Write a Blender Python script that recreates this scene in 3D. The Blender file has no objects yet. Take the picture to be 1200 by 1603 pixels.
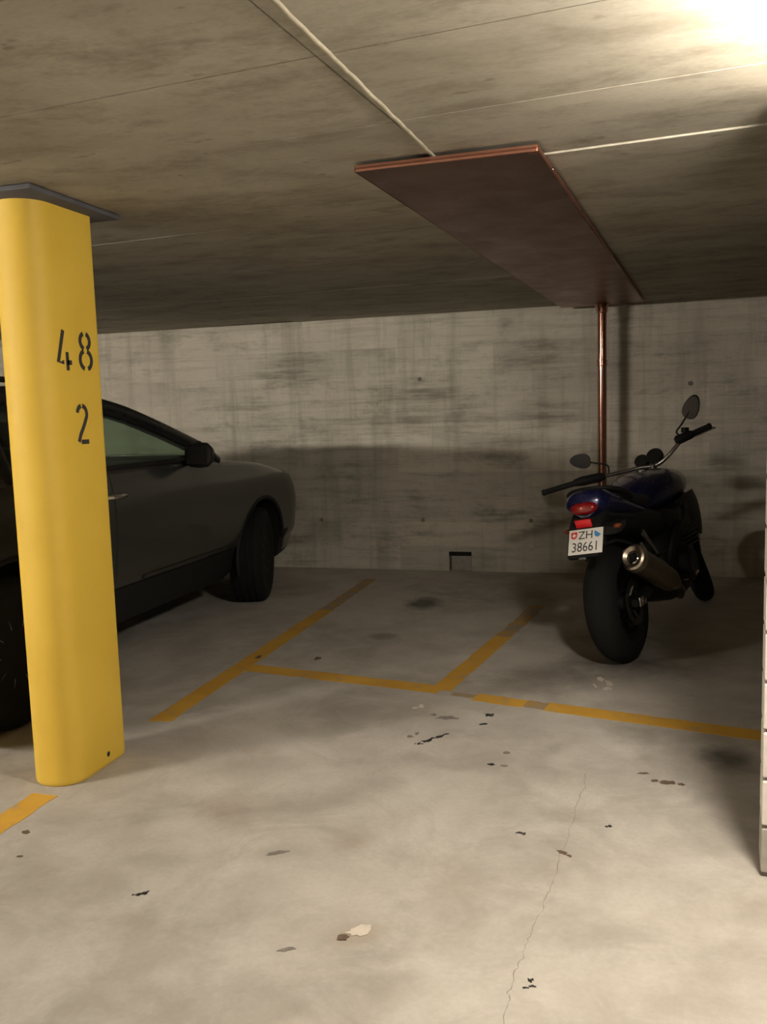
import bpy, bmesh, math, random
from mathutils import Vector, Matrix
random.seed(7)
S = bpy.context.scene
COL = S.collection
# ------------------------------------------------------------------ camera
CAM_H = 1.36
cd = bpy.data.cameras.new('camera'); cam = bpy.data.objects.new('camera', cd); COL.objects.link(cam)
cd.sensor_fit = 'VERTICAL'; cd.sensor_height = 24.0; cd.lens = 20.477; cd.clip_start = 0.05
cam.matrix_world = Matrix(((0.95995, -0.0033, 0.280152, 0), (0.278574, 0.117862, -0.953155, 0),
                           (-0.029874, 0.993024, 0.114061, CAM_H), (0, 0, 0, 1)))
S.camera = cam
# ------------------------------------------------------------------ world, exposure
w = bpy.data.worlds.new('world'); S.world = w; w.use_nodes = True
w.node_tree.nodes['Background'].inputs[0].default_value = (0.9, 0.85, 0.75, 1)
w.node_tree.nodes['Background'].inputs[1].default_value = 0.0
S.view_settings.view_transform = 'Standard'; S.view_settings.look = 'None'
S.view_settings.gamma = 1.0; S.view_settings.use_curve_mapping = False
S.view_settings.exposure = 0.0
LAMP_RIGHT = 265.0      # emission of the tube lamp beside the brick pier
LAMP_LEFT = 680.0      # emission of the tube lamp over the aisle on the left
LAMP_COL = (1.0, 0.90, 0.77)
H = 2.155              # ceiling height
WY = 7.18              # back wall

# ------------------------------------------------------------------ helpers
def link(name, me, mats=None, parent=None, smooth=False):
    o = bpy.data.objects.new(name, me); COL.objects.link(o)
    if mats is not None:
        for m in (mats if isinstance(mats, (list, tuple)) else [mats]): me.materials.append(m)
    if parent: o.parent = parent
    if smooth:
        for p in me.polygons: p.use_smooth = True
    return o
def mesh_of(name, v, f):
    me = bpy.data.meshes.new(name); me.from_pydata([tuple(p) for p in v], [], f); me.update(); return me
def bm_obj(name, bm, mats, parent=None, smooth=False, angle=None):
    bmesh.ops.recalc_face_normals(bm, faces=bm.faces)
    me = bpy.data.meshes.new(name); bm.to_mesh(me); bm.free()
    o = link(name, me, mats, parent, smooth)
    if angle is not None:
        for p in me.polygons: p.use_smooth = True
        me.set_sharp_from_angle(angle=math.radians(angle))
    return o
def tag(o, label=None, cat=None, group=None, kind=None):
    if label: o['label'] = label
    if cat: o['category'] = cat
    if group: o['group'] = group
    if kind: o['kind'] = kind
    return o
def empty(name, loc=(0, 0, 0)):
    o = bpy.data.objects.new(name, None); COL.objects.link(o); o.location = loc; o.empty_display_size = .1; return o
def box_bm(bm, c, s, bev=0.0, mat=None):
    r = bmesh.ops.create_cube(bm, size=1.0)
    vs = r['verts']
    for v in vs: v.co = Vector((v.co.x * s[0], v.co.y * s[1], v.co.z * s[2]))
    if bev:
        es = list({e for v in vs for e in v.link_edges})
        b = bmesh.ops.bevel(bm, geom=es, offset=bev, segments=2, affect='EDGES', profile=.5)
        vs = list({v for f in b['faces'] for v in f.verts} | {v for v in vs if v.is_valid})
    for v in vs:
        if mat is not None: v.co = mat @ v.co
        v.co += Vector(c)
    return vs
def box(name, c, s, m, parent=None, bev=0.0, rot=None):
    bm = bmesh.new(); box_bm(bm, c, s, bev, rot); return bm_obj(name, bm, m, parent, angle=40)
def catmull(P, n):
    P = [Vector(p) for p in P]; out = []
    for i in range(len(P) - 1):
        a = P[i - 1] if i else P[0] * 2 - P[1]; b = P[i]; c = P[i + 1]; d = P[i + 2] if i + 2 < len(P) else P[-1] * 2 - P[-2]
        for k in range(n):
            t = k / n
            out.append(.5 * ((2 * b) + (c - a) * t + (2 * a - 5 * b + 4 * c - d) * t * t + (3 * b - a - 3 * c + d) * t ** 3))
    out.append(P[-1]); return out
def tube_bm(bm, path, rad, seg=12, ry=None, upv=None, caps=True):
    """sweep an ellipse (rad, ry) along path; rad may be a list"""
    P = [Vector(p) for p in path]; n = len(P); rings = []
    up = Vector(upv) if upv else None; prev = None
    for i, p in enumerate(P):
        t = (P[min(i + 1, n - 1)] - P[max(i - 1, 0)]).normalized()
        if up is None:
            if prev is None:
                a = Vector((0, 0, 1)) if abs(t.z) < .9 else Vector((1, 0, 0))
            else: a = prev
        else: a = up
        x = t.cross(a)
        if x.length < 1e-6: x = t.orthogonal()
        x.normalize(); y = x.cross(t).normalized(); prev = y
        r = rad[i] if isinstance(rad, (list, tuple)) else rad
        r2 = (ry[i] if isinstance(ry, (list, tuple)) else ry) if ry else r
        rings.append([bm.verts.new(p + x * math.cos(2 * math.pi * k / seg) * r + y * math.sin(2 * math.pi * k / seg) * r2) for k in range(seg)])
    for a, b in zip(rings, rings[1:]):
        for k in range(seg): bm.faces.new((a[k], a[(k + 1) % seg], b[(k + 1) % seg], b[k]))
    if caps:
        bm.faces.new(rings[0]); bm.faces.new(rings[-1])
    return rings
def tube(name, path, rad, m, parent=None, seg=12, **k):
    bm = bmesh.new(); tube_bm(bm, path, rad, seg, **k); return bm_obj(name, bm, m, parent, angle=50)
def lathe_bm(bm, prof, seg=40, axis='Y', c=(0, 0, 0), close=False):
    """prof: list of (radius, along)"""
    rings = []
    for r, a in prof:
        ring = []
        for k in range(seg):
            t = 2 * math.pi * k / seg; u, v = r * math.cos(t), r * math.sin(t)
            p = {'Y': (u, a, v), 'Z': (u, v, a), 'X': (a, u, v)}[axis]
            ring.append(bm.verts.new(Vector(p) + Vector(c)))
        rings.append(ring)
    prs = list(zip(rings, rings[1:])) + ([(rings[-1], rings[0])] if close else [])
    for a, b in prs:
        for k in range(seg): bm.faces.new((a[k], a[(k + 1) % seg], b[(k + 1) % seg], b[k]))
    if not close:
        bm.faces.new(rings[0]); bm.faces.new(rings[-1])
def lathe(name, prof, m, parent=None, seg=40, axis='Y', c=(0, 0, 0), close=False, angle=35):
    bm = bmesh.new(); lathe_bm(bm, prof, seg, axis, c, close); return bm_obj(name, bm, m, parent, angle=angle)
def grid_bm(bm, rows, thick=0.0):
    """rows of points -> surface, optionally thickened along its normals"""
    n, k = len(rows), len(rows[0])
    V = [[bm.verts.new(p) for p in r] for r in rows]; F = []
    for i in range(n - 1):
        for j in range(k - 1): F.append(bm.faces.new((V[i][j], V[i][j + 1], V[i + 1][j + 1], V[i + 1][j])))
    if thick:
        bmesh.ops.recalc_face_normals(bm, faces=bm.faces)
        bmesh.ops.solidify(bm, geom=F, thickness=thick)
def grid(name, rows, m, parent=None, thick=0.0, angle=40):
    bm = bmesh.new(); grid_bm(bm, rows, thick); return bm_obj(name, bm, m, parent, angle=angle)
def blob_loft(name, secs, m, parent=None, seg=24, angle=60):
    """secs: list of closed rings (lists of points, same count)"""
    bm = bmesh.new(); R = [[bm.verts.new(p) for p in s] for s in secs]
    for a, b in zip(R, R[1:]):
        n = len(a)
        for k in range(n): bm.faces.new((a[k], a[(k + 1) % n], b[(k + 1) % n], b[k]))
    bm.faces.new(R[0]); bm.faces.new(R[-1])
    return bm_obj(name, bm, m, parent, angle=angle)
def superring(x, cy, cz, hw, hh, n=24, e=2.6, lo=1.0):
    """ring in the plane x=const, super-ellipse; lo squeezes the width of the lower half"""
    out = []
    for k in range(n):
        t = 2 * math.pi * k / n; c, s = math.cos(t), math.sin(t)
        yy = math.copysign(abs(c) ** (2 / e), c) * hw; zz = math.copysign(abs(s) ** (2 / e), s) * hh
        if zz < 0: yy *= 1 - (1 - lo) * (-zz / hh)
        out.append(Vector((x, cy + yy, cz + zz)))
    return out

# ------------------------------------------------------------------ materials
class NT:
    def __init__(s, name):
        s.m = bpy.data.materials.new(name); s.m.use_nodes = True; s.t = s.m.node_tree; s.b = s.t.nodes['Principled BSDF']
    def n(s, ty, **kw):
        x = s.t.nodes.new(ty)
        for k, v in kw.items():
            if k in x.inputs: x.inputs[k].default_value = v
            else: setattr(x, k, v)
        return x
    def l(s, a, b): s.t.links.new(a, b)
    def coords(s, scale=(1, 1, 1), rot=(0, 0, 0), loc=(0, 0, 0)):
        tc = s.n('ShaderNodeTexCoord'); mp = s.n('ShaderNodeMapping')
        mp.inputs['Scale'].default_value = scale; mp.inputs['Rotation'].default_value = rot; mp.inputs['Location'].default_value = loc
        s.l(tc.outputs['Object'], mp.inputs[0]); return mp.outputs[0]
    def noise(s, v, scale, detail=6, rough=.6, dist=0.0):
        x = s.n('ShaderNodeTexNoise'); x.inputs['Scale'].default_value = scale; x.inputs['Detail'].default_value = detail
        x.inputs['Roughness'].default_value = rough; x.inputs['Distortion'].default_value = dist
        s.l(v, x.inputs['Vector']); return x.outputs['Fac']
    def ramp(s, f, a, b, ca=0.0, cb=1.0):
        x = s.n('ShaderNodeMapRange'); x.inputs[1].default_value = a; x.inputs[2].default_value = b
        x.inputs[3].default_value = ca; x.inputs[4].default_value = cb; s.l(f, x.inputs[0]); return x.outputs[0]
    def math(s, op, a, b=None):
        x = s.n('ShaderNodeMath'); x.operation = op
        for i, q in enumerate((a, b)):
            if q is None: continue
            if isinstance(q, (int, float)): x.inputs[i].default_value = q
            else: s.l(q, x.inputs[i])
        return x.outputs[0]
    def mix(s, fac, a, b, mode='MIX'):
        x = s.n('ShaderNodeMix', data_type='RGBA', blend_type=mode)
        for sock, q in ((x.inputs[0], fac), (x.inputs[6], a), (x.inputs[7], b)):
            if isinstance(q, (int, float)): sock.default_value = q
            elif isinstance(q, tuple): sock.default_value = q if len(q) == 4 else (*q, 1)
            else: s.l(q, sock)
        return x.outputs[2]
    def bump(s, h, strength=.3, dist=.01):
        x = s.n('ShaderNodeBump'); x.inputs['Strength'].default_value = strength; x.inputs['Distance'].default_value = dist
        s.l(h, x.inputs['Height']); s.l(x.outputs[0], s.b.inputs['Normal'])
    def fin(s, col, rough=.8, metal=0.0):
        if isinstance(col, tuple): s.b.inputs['Base Color'].default_value = (*col, 1)
        else: s.l(col, s.b.inputs['Base Color'])
        if isinstance(rough, (int, float)): s.b.inputs['Roughness'].default_value = rough
        else: s.l(rough, s.b.inputs['Roughness'])
        s.b.inputs['Metallic'].default_value = metal
        return s.m
def simple(name, col, rough=.5, metal=0.0, var=.12, scale=30.0, coat=0.0):
    t = NT(name); c = t.coords(); f = t.noise(c, scale)
    dk = tuple(x * (1 - var) for x in col); lt = tuple(min(1, x * (1 + var)) for x in col)
    m = t.fin(t.mix(t.ramp(f, .3, .7), dk, lt), t.ramp(f, .3, .7, max(.02, rough - .06), min(1, rough + .06)), metal)
    if coat: t.b.inputs['Coat Weight'].default_value = coat; t.b.inputs['Coat Roughness'].default_value = .08
    return m
def stain_shade_mask(t, obj, x, y, rx, ry, ang, edge, nz):
    mp = t.n('ShaderNodeMapping', vector_type='TEXTURE')
    mp.inputs['Location'].default_value = (x, y, 0); mp.inputs['Rotation'].default_value = (0, 0, ang); mp.inputs['Scale'].default_value = (rx, ry, 1)
    t.l(obj, mp.inputs[0])
    ln = t.n('ShaderNodeVectorMath', operation='LENGTH'); t.l(mp.outputs[0], ln.inputs[0])
    d = t.math('ADD', ln.outputs['Value'], t.math('MULTIPLY', t.math('SUBTRACT', nz, .5), 1.6))
    return t.ramp(d, 1.0, 1.0 - edge, 0.0, 1.0)
def floor_material():
    t = NT('floor_concrete'); c = t.coords()
    big = t.noise(c, 1.1, 5, .55, .6); mid = t.noise(c, 4.5, 8, .65, .4); fine = t.noise(c, 60, 4, .6)
    col = t.mix(t.ramp(big, .32, .68), (.31, .285, .245), (.555, .52, .465))
    col = t.mix(t.ramp(mid, .42, .68, 0, .6), col, (.62, .59, .54))
    col = t.mix(t.ramp(t.noise(c, 2.4, 9, .70, .9), .50, .70, 0, .5), col, (.29, .255, .21))
    col = t.mix(t.ramp(fine, .3, .7, 0, .22), col, (.30, .27, .23))
    nz = t.noise(c, 5, 7, .68, .5)
    for (x, y, rx, ry, a, edge, colr, am) in [q if (q[1] > 3.9 or q[0] > 0) else (*q[:2], q[2] * 1.25, q[3] * 1.25, q[4], .98, q[6], q[7] * .62) for q in [
            (-1.45, 5.92, .17, .24, .3, .6, (.05, .045, .04), .85), (-1.50, 5.0, .11, .09, .5, .8, (.12, .09, .07), .6),
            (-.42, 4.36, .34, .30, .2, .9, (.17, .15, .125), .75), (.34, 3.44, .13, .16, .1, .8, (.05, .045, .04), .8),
            (-.06, 4.62, .38, .30, 0, .9, (.10, .09, .08), .7), (-1.38, 2.62, .14, .16, .4, .9, (.27, .2, .15), .6),  # first entry: dark soft patch on the floor under the motorcycle
            (-1.50, 2.98, .20, .18, .3, .9, (.24, .20, .16), .6), (-.87, 2.50, .07, .10, .2, .8, (.30, .25, .19), .8),
            (-.50, 2.33, .10, .16, .2, .9, (.33, .29, .24), .7), (-1.1, 2.38, .12, .06, .3, .9, (.25, .22, .18), .7),
            (-3.1, 5.2, .7, .16, .9, .9, (.62, .60, .56), .6), (-.83, 3.55, .26, .17, .1, .9, (.25, .22, .19), .6),
            (-.54, 3.6, .15, .2, .1, .9, (.27, .24, .20), .5), (-.705, 2.035, .085, .05, .6, .7, (.36, .29, .21), .9),
            (-1.75, 3.2, .35, .12, .1, .9, (.3, .25, .21), .5), (-.65, 6.2, .3, .5, .1, .9, (.2, .17, .14), .6)]]:  # first entry: the column's faint shadow painted into the floor colour
        col = t.mix(t.math('MULTIPLY', stain_shade_mask(t, c, x, y, rx, ry, a, edge, nz), am), col, colr)
    t.bump(t.math('ADD', mid, t.math('MULTIPLY', fine, .3)), .25, .004)
    return t.fin(col, t.ramp(mid, .3, .7, .62, .82))
def wall_material():
    t = NT('wall_concrete'); c = t.coords()
    cs = t.coords(scale=(1.1, 1.0, 14.0)); cv = t.coords(scale=(7, 1, .55))
    big = t.noise(c, .9, 5, .6, .4); str_ = t.noise(cs, 1.6, 8, .7); ver = t.noise(cv, 1.3, 5, .6); pores = t.noise(t.coords(scale=(1, 1, 2.2)), 26, 5, .7)
    col = t.mix(t.ramp(big, .3, .7), (.53, .50, .425), (.66, .625, .54))
    col = t.mix(t.ramp(str_, .5, .72, 0, .62), col, (.25, .23, .185))
    col = t.mix(t.ramp(str_, .44, .26, 0, .55), col, (.70, .67, .59))
    col = t.mix(t.ramp(ver, .5, .70, 0, .5), col, (.30, .28, .225))
    col = t.mix(t.ramp(pores, .6, .78, 0, .55), col, (.13, .12, .10))
    nz = t.noise(c, 3.2, 7, .7)
    sx = t.n('ShaderNodeSeparateXYZ'); t.l(c, sx.inputs[0]); cx = t.n('ShaderNodeCombineXYZ')
    t.l(sx.outputs[0], cx.inputs[0]); t.l(sx.outputs[2], cx.inputs[1]); flat = cx.outputs[0]
    # imprint of the shuttering boards: each board left its own tint
    bk = t.n('ShaderNodeTexBrick', offset=.37, squash=1.0); t.l(flat, bk.inputs['Vector'])
    for k_, v_ in (('Scale', 1.0), ('Brick Width', .83), ('Row Height', .21), ('Mortar Size', .004), ('Mortar Smooth', .6), ('Bias', .1)): bk.inputs[k_].default_value = v_
    bk.inputs['Color1'].default_value = (.72, .71, .69, 1); bk.inputs['Color2'].default_value = (1.08, 1.07, 1.05, 1); bk.inputs['Mortar'].default_value = (.82, .8, .77, 1)
    col = t.mix(.62, col, bk.outputs['Color'], 'MULTIPLY')
    blo = t.noise(t.coords(scale=(1.0, 1.0, 1.7)), 2.3, 9, .72, .3)
    col = t.mix(t.math('MULTIPLY', t.ramp(blo, .50, .66), t.ramp(str_, .36, .6, .15, .75)), col, (.215, .2, .16))
    col = t.mix(t.ramp(blo, .40, .28, 0, .4), col, (.74, .70, .61))
    for (x, z, rx, rz, colr, am) in [(-2.9, 1.75, .42, .22, (.17, .155, .12), .7), (-1.75, 1.5, .55, .16, (.19, .17, .135), .7),
                                     (-.72, 1.32, .38, .17, (.17, .155, .125), .75), (-.7, 1.75, .4, .2, (.22, .2, .16), .6),
                                     (-1.9, 1.25, .8, .12, (.2, .18, .14), .6), (-3.2, 1.35, .3, .28, (.23, .21, .17), .6),
                                     (-4.3, 1.5, .9, .5, (.58, .54, .47), .5), (.62, .9, .2, .12, (.15, .13, .11), .6)]:
        col = t.mix(t.math('MULTIPLY', t.math('MULTIPLY', stain_shade_mask(t, flat, x, z, rx, rz, 0, .9, nz), am), t.ramp(str_, .34, .58)), col, colr)
    t.bump(t.math('ADD', str_, t.math('MULTIPLY', pores, .5)), .35, .006)
    return t.fin(col, .85)
def ceiling_material():
    t = NT('ceiling_concrete'); c = t.coords(rot=(0, 0, .089)); cs = t.coords(scale=(1, 3.2, 1), rot=(0, 0, .089))
    g = t.n('ShaderNodeNewGeometry')
    mp = t.n('ShaderNodeMapping'); mp.inputs['Rotation'].default_value = (0, 0, .089); mp.inputs['Scale'].default_value = (1.1, 2.1, 1)
    t.l(g.outputs['Position'], mp.inputs[0]); P = mp.outputs[0]
    big = t.noise(P, .9, 6, .62, .4); mid = t.noise(P, 3.4, 9, .74, .15); sp = t.noise(P, 9, 3, .5); fine = t.noise(P, 45, 4, .6)
    col = t.mix(t.ramp(big, .3, .7), (.29, .265, .21), (.46, .43, .355))
    col = t.mix(t.ramp(mid, .48, .68, 0, .7), col, (.17, .145, .105))
    col = t.mix(t.ramp(mid, .45, .28, 0, .4), col, (.46, .43, .37))
    col = t.mix(t.ramp(sp, .68, .76, 0, .6), col, (.14, .115, .08))
    col = t.mix(t.ramp(fine, .4, .7, 0, .2), col, (.2, .18, .14))
    t.bump(t.math('ADD', mid, t.math('MULTIPLY', fine, .3)), .3, .004)
    return t.fin(col, .85)
def paint_line_material():
    t = NT('line_paint'); g = t.n('ShaderNodeNewGeometry'); P = g.outputs['Position']
    a = t.noise(P, 9, 8, .75); b = t.noise(P, 3, 4, .6)
    col = t.mix(t.ramp(b, .3, .7), (.56, .30, .035), (.68, .39, .05))
    col = t.mix(t.ramp(a, .54, .66, 0, .75), col, (.34, .29, .21))
    return t.fin(col, .7)
def worn_line_material():
    t = NT('worn_line_paint'); g = t.n('ShaderNodeNewGeometry'); P = g.outputs['Position']
    a = t.noise(P, 8, 8, .75)
    col = t.mix(t.ramp(a, .38, .58), (.50, .29, .05), (.30, .26, .20))
    return t.fin(col, .75)
def yellow_material():
    t = NT('yellow_column_paint'); c = t.coords(); a = t.noise(c, 3, 6, .6); b = t.noise(c, 18, 6, .7)
    col = t.mix(t.ramp(a, .3, .7), (.72, .475, .052), (.80, .545, .072))
    col = t.mix(t.ramp(b, .66, .8, 0, .35), col, (.6, .36, .04))
    t.bump(t.noise(c, 60, 3), .15, .002)
    return t.fin(col, t.ramp(a, .3, .7, .55, .68))
def copper_material(name, col, rough):
    t = NT(name); c = t.coords(); a = t.noise(c, 4, 7, .65, .5); b = t.noise(c, 20, 5)
    k = t.mix(t.ramp(a, .35, .7), col, tuple(x * .72 for x in col))
    k = t.mix(t.ramp(b, .6, .75, 0, .3), k, (.22, .12, .08))
    return t.fin(k, t.ramp(a, .3, .7, rough - .05, rough + .08), 1.0)
def glass_material(name, col, alpha):
    t = NT(name); c = t.coords(); a = t.noise(c, 3)
    t.fin(t.mix(t.ramp(a, .3, .7), col, tuple(x * .93 for x in col)), .03)
    t.b.inputs['Transmission Weight'].default_value = alpha; t.b.inputs['IOR'].default_value = 1.05
    return t.m
def emit_material(name, col, st):
    t = NT(name); c = t.coords(); a = t.noise(c, 5)
    t.l(t.mix(t.ramp(a, .3, .7), col, tuple(x * .98 for x in col)), t.b.inputs['Emission Color'])
    t.b.inputs['Emission Strength'].default_value = st; t.fin((.8, .8, .78), .4); return t.m

M_FLOOR = floor_material(); M_WALL = wall_material(); M_CEIL = ceiling_material()
M_LINE = paint_line_material(); M_WORN = worn_line_material(); M_YEL = yellow_material()
M_STENCIL = simple('stencil_black', (.035, .033, .03), .75, 0, .3, 60)
M_PAD = simple('pad_grey', (.09, .09, .10), .8, 0, .2, 12)
M_COPSHEET = copper_material('copper_sheet', (.27, .145, .115), .36)
M_COPPIPE = copper_material('copper_pipe', (.55, .29, .22), .15)
M_BRICK = simple('white_brick', (.74, .70, .63), .8, 0, .07, 14)
M_BRICKD = simple('dirty_brick', (.42, .39, .34), .85, 0, .2, 9)
M_MORTAR = simple('mortar', (.20, .18, .155), .95, 0, .2, 30)
M_BLACKDIRT = simple('black_dirt', (.022, .02, .018), .6, 0, .3, 80)
M_BROWNDIRT = simple('brown_dirt', (.13, .085, .06), .8, 0, .35, 70)
M_GREYDIRT = simple('grey_dirt', (.2, .18, .155), .85, 0, .25, 70)
M_WHITEDIRT = simple('white_chip', (.66, .60, .52), .8, 0, .12, 50)
M_CRACK = simple('crack_dark', (.27, .23, .185), .95, 0, .3, 50)
M_LAMPBODY = simple('lamp_body', (.72, .72, .70), .4, 0, .04, 10)
# vehicles
M_PAINT = simple('car_grey_paint', (.05, .052, .048), .33, .35, .08, 300, .6)
M_CLAD = simple('black_plastic', (.016, .016, .016), .6, 0, .15, 60)
M_CLAD.node_tree.nodes['Principled BSDF'].inputs['Specular IOR Level'].default_value = .2
M_RUBBER = simple('tyre_rubber', (.012, .012, .012), .85, 0, .2, 50); M_RUBBER.node_tree.nodes['Principled BSDF'].inputs['Specular IOR Level'].default_value = .25
M_GLOSSBLK = simple('gloss_black', (.012, .012, .013), .30, 0, .05, 4)
M_SEAT = simple('seat_cloth', (.03, .03, .032), .9, 0, .2, 90)
M_ALU = simple('aluminium', (.55, .54, .52), .32, 1.0, .08, 40)
M_ALUD = simple('dark_metal', (.16, .155, .145), .4, 1.0, .15, 40)
M_CHROME = simple('chrome', (.75, .74, .72), .14, 1.0, .04, 40)
M_GLASS = glass_material('green_tinted_glass', (.60, .72, .62), .93)
M_PRIV = glass_material('dark_glass', (.10, .11, .10), .8)
M_BLUE = simple('motorcycle_blue_paint', (.009, .013, .07), .30, .25, .12, 120, .7)
M_BLKENG = simple('engine_black', (.02, .02, .021), .5, .3, .2, 60)
M_CAN = simple('muffler_metal', (.30, .265, .215), .42, 1.0, .12, 25)
M_CANEND = simple('muffler_end_metal', (.62, .54, .43), .35, 1.0, .1, 30)
M_RED = simple('red_lens', (.27, .008, .010), .12, 0, .15, 60, .8)
M_REFLEX = simple('red_reflector', (.85, .02, .03), .25, 0, .05, 200, .5)
M_AMBER = simple('amber_lens', (.30, .07, .015), .3, 0, .1, 60, .6)
M_PLATE = simple('plate_white', (.92, .90, .85), .45, 0, .03, 40)
M_PLATEBLK = simple('plate_black', (.02, .02, .02), .6, 0, .1, 40)
M_PLATERED = simple('plate_red', (.72, .05, .05), .5, 0, .05, 40)
M_PLATEBLUE = simple('plate_blue', (.07, .32, .68), .5, 0, .05, 40)
M_MIRROR = simple('mirror_back', (.02, .019, .018), .45, 0.0, .1, 40); M_MIRROR.node_tree.nodes['Principled BSDF'].inputs['Specular IOR Level'].default_value = .15
M_MIRREFL = simple('mirror_reflection', (.075, .06, .05), .4, 0, .1, 20)  # brown reflection painted into the right mirror pane's colour
M_MIRREFL.node_tree.nodes['Principled BSDF'].inputs['Specular IOR Level'].default_value = .2
M_MIRRGLASS = simple('mirror_glass', (.7, .7, .7), .05, 1.0, .02, 5)

# ------------------------------------------------------------------ room shell
X0, X1, Y0 = -12.0, 8.0, -9.0
def shell(name, c, s, m): return tag(box(name, c, s, m), kind='structure')
floor = shell('floor', ((X0 + X1) / 2, (Y0 + WY) / 2, -.1), (X1 - X0 + .6, WY - Y0 + .6, .2), M_FLOOR)
tag(floor, 'grey stained concrete floor of the parking garage')
ceiling = shell('ceiling', ((X0 + X1) / 2, (Y0 + WY) / 2, H + .112), (X1 - X0 + .6, WY - Y0 + .6, .2), M_CEIL)
tag(ceiling, 'raw concrete ceiling with formwork panel joints')
# formwork panels of the ceiling: rows run nearly along the back wall
ANG = math.radians(-5.1); ROT = Matrix.Rotation(ANG, 3, 'Z')
def panel_mesh(L, W):
    bm = bmesh.new(); box_bm(bm, (0, 0, 0), (L, W, .016), .002); bmesh.ops.recalc_face_normals(bm, faces=bm.faces)
    me = bpy.data.meshes.new('formwork_panel'); bm.to_mesh(me); bm.free(); me.materials.append(M_CEIL); return me
PITCH = .492; PL = 2.6
pm = panel_mesh(PL - .004, PITCH - .003)
RX, RY = -.65, 2.425     # a row joint crosses the ridge here
for r in range(-7, 12):
    for q in range(-3, 3):
        u = (q + .5) * PL; v = (r + .5) * PITCH
        p = ROT @ Vector((u, v, 0))
        px, py = RX + p.x, RY + p.y
        if not (X0 < px < X1 and py < WY + .2): continue
        low = .005 if (r >= 1 and q >= 0) else 0.0
        dz = random.uniform(-.0006, .0006)
        o = bpy.data.objects.new('formwork_panel', pm); COL.objects.link(o)
        o.location = (px, py, H + .004 - low + dz); o.rotation_euler = (0, 0, ANG); o.parent = ceiling
# raised mortar ridge where the panels meet
a = Vector((-.70, 1.1, H - .005)); b = Vector((-.620, 2.80, H - .005))
bm = bmesh.new(); pts = [a.lerp(b, i / 60) + Vector((random.uniform(-.0012, .0012), 0, random.uniform(-.001, .001))) for i in range(61)]
tube_bm(bm, pts, .0075, 8, ry=.0045, upv=(0, 0, 1))
M_RIDGE = simple('ridge_mortar', (.29, .26, .195), .9, 0, .25, 18)
bm_obj('joint_ridge', bm, M_RIDGE, ceiling, angle=60)

# back wall with a shallow service recess at the floor
nx0, nx1, nz = -1.543, -1.349, .165
bm = bmesh.new(); T = .3
def slab(x0, x1, z0, z1, y0, y1): box_bm(bm, ((x0 + x1) / 2, (y0 + y1) / 2, (z0 + z1) / 2), (x1 - x0, y1 - y0, z1 - z0))
slab(X0, nx0, 0, H + .05, WY, WY + T); slab(nx1, X1, 0, H + .05, WY, WY + T); slab(nx0, nx1, nz, H + .05, WY, WY + T); slab(nx0, nx1, 0, nz, WY + .09, WY + T)
wall_back = tag(bm_obj('wall_back', bm, M_WALL), 'board-marked bare concrete back wall with a recess at the floor', kind='structure')
box('recess_top_shade', ((nx0 + nx1) / 2, WY + .035, nz - .017), (nx1 - nx0 - .002, .07, .032), M_CLAD, wall_back)  # black strip standing in for the shade at the recess top
box('recess_cover', ((nx0 + nx1) / 2 + .008, WY + .028, .065), (nx1 - nx0 - .018, .03, .126), simple('cover_grey', (.36, .34, .31), .7), wall_back, .003)
for (tx, tz) in ((-1.761, .433), (-.848, .434), (-2.68, .43), (.07, .436), (.378, 1.506), (-1.76, 1.62)):
    lathe('tie_hole', [(.018, -.004), (.017, -.0005), (.010, .0), (.009, .004)], M_GREYDIRT if tz > 1 else M_CRACK, wall_back, 14, 'Y', (tx, WY - .0005, tz))
wall_left = shell('wall_left', (X0 - .1, (Y0 + WY) / 2, H / 2), (.2, WY - Y0, H + .1), M_WALL)
wall_right = shell('wall_right', (X1 + .1, (Y0 + WY) / 2, H / 2), (.2, WY - Y0, H + .1), M_WALL)
wall_front = shell('wall_front', ((X0 + X1) / 2, Y0 - .1, H / 2), (X1 - X0, .2, H + .1), M_WALL)
tag(wall_left, 'bare concrete side wall beyond the grey car'); tag(wall_right, 'bare concrete side wall behind the white brick pier')
tag(wall_front, 'bare concrete wall across the driving aisle')

# white brick partition on the right
bw = empty('wall_partition', (.335, 2.573, 0)); bw.rotation_euler = (0, 0, ANG); tag(bw, 'white painted brick partition wall at the right edge of the bay', kind='structure')
BL, BH, BT, CP = .25, .132, .145, .1418
NB, NC = 8, 14
box('mortar', (BL * NB / 2 + .004, BT / 2, (H - .012) / 2), (BL * NB - .016, BT - .012, H - .012), M_MORTAR, bw)
def brick_mesh(L, m, hgt=BH):
    bm = bmesh.new(); box_bm(bm, (0, 0, 0), (L - .009, BT, hgt), .005); bmesh.ops.recalc_face_normals(bm, faces=bm.faces)
    me = bpy.data.meshes.new('brick'); bm.to_mesh(me); bm.free(); me.materials.append(m); return me
full, half = brick_mesh(BL, M_BRICK), brick_mesh(BL / 2, M_BRICK); fulld, halfd = brick_mesh(BL, M_BRICKD), brick_mesh(BL / 2, M_BRICKD)
TOPH = H - .015 - (.013 + (NC) * CP - .005)
for c in range(NC + 1):
    z = .013 + c * CP + BH / 2
    xs = [(i * BL + BL / 2, False) for i in range(NB)] if c % 2 == 0 else [(BL / 4, True)] + [(BL / 2 + i * BL + BL / 2, False) for i in range(NB - 1)] + [(NB * BL - BL / 4, True)]
    for (x, hf) in xs:
        if c == NC:
            me = brick_mesh(BL / 2 if hf else BL, M_BRICK, TOPH); z = .013 + c * CP + TOPH / 2 - .004
        else: me = (halfd if hf else fulld) if c == 0 else (half if hf else full)
        o = bpy.data.objects.new('brick', me); COL.objects.link(o); o.parent = bw
        o.location = (x, BT / 2 + random.uniform(-.0015, .0015), z)

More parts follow.
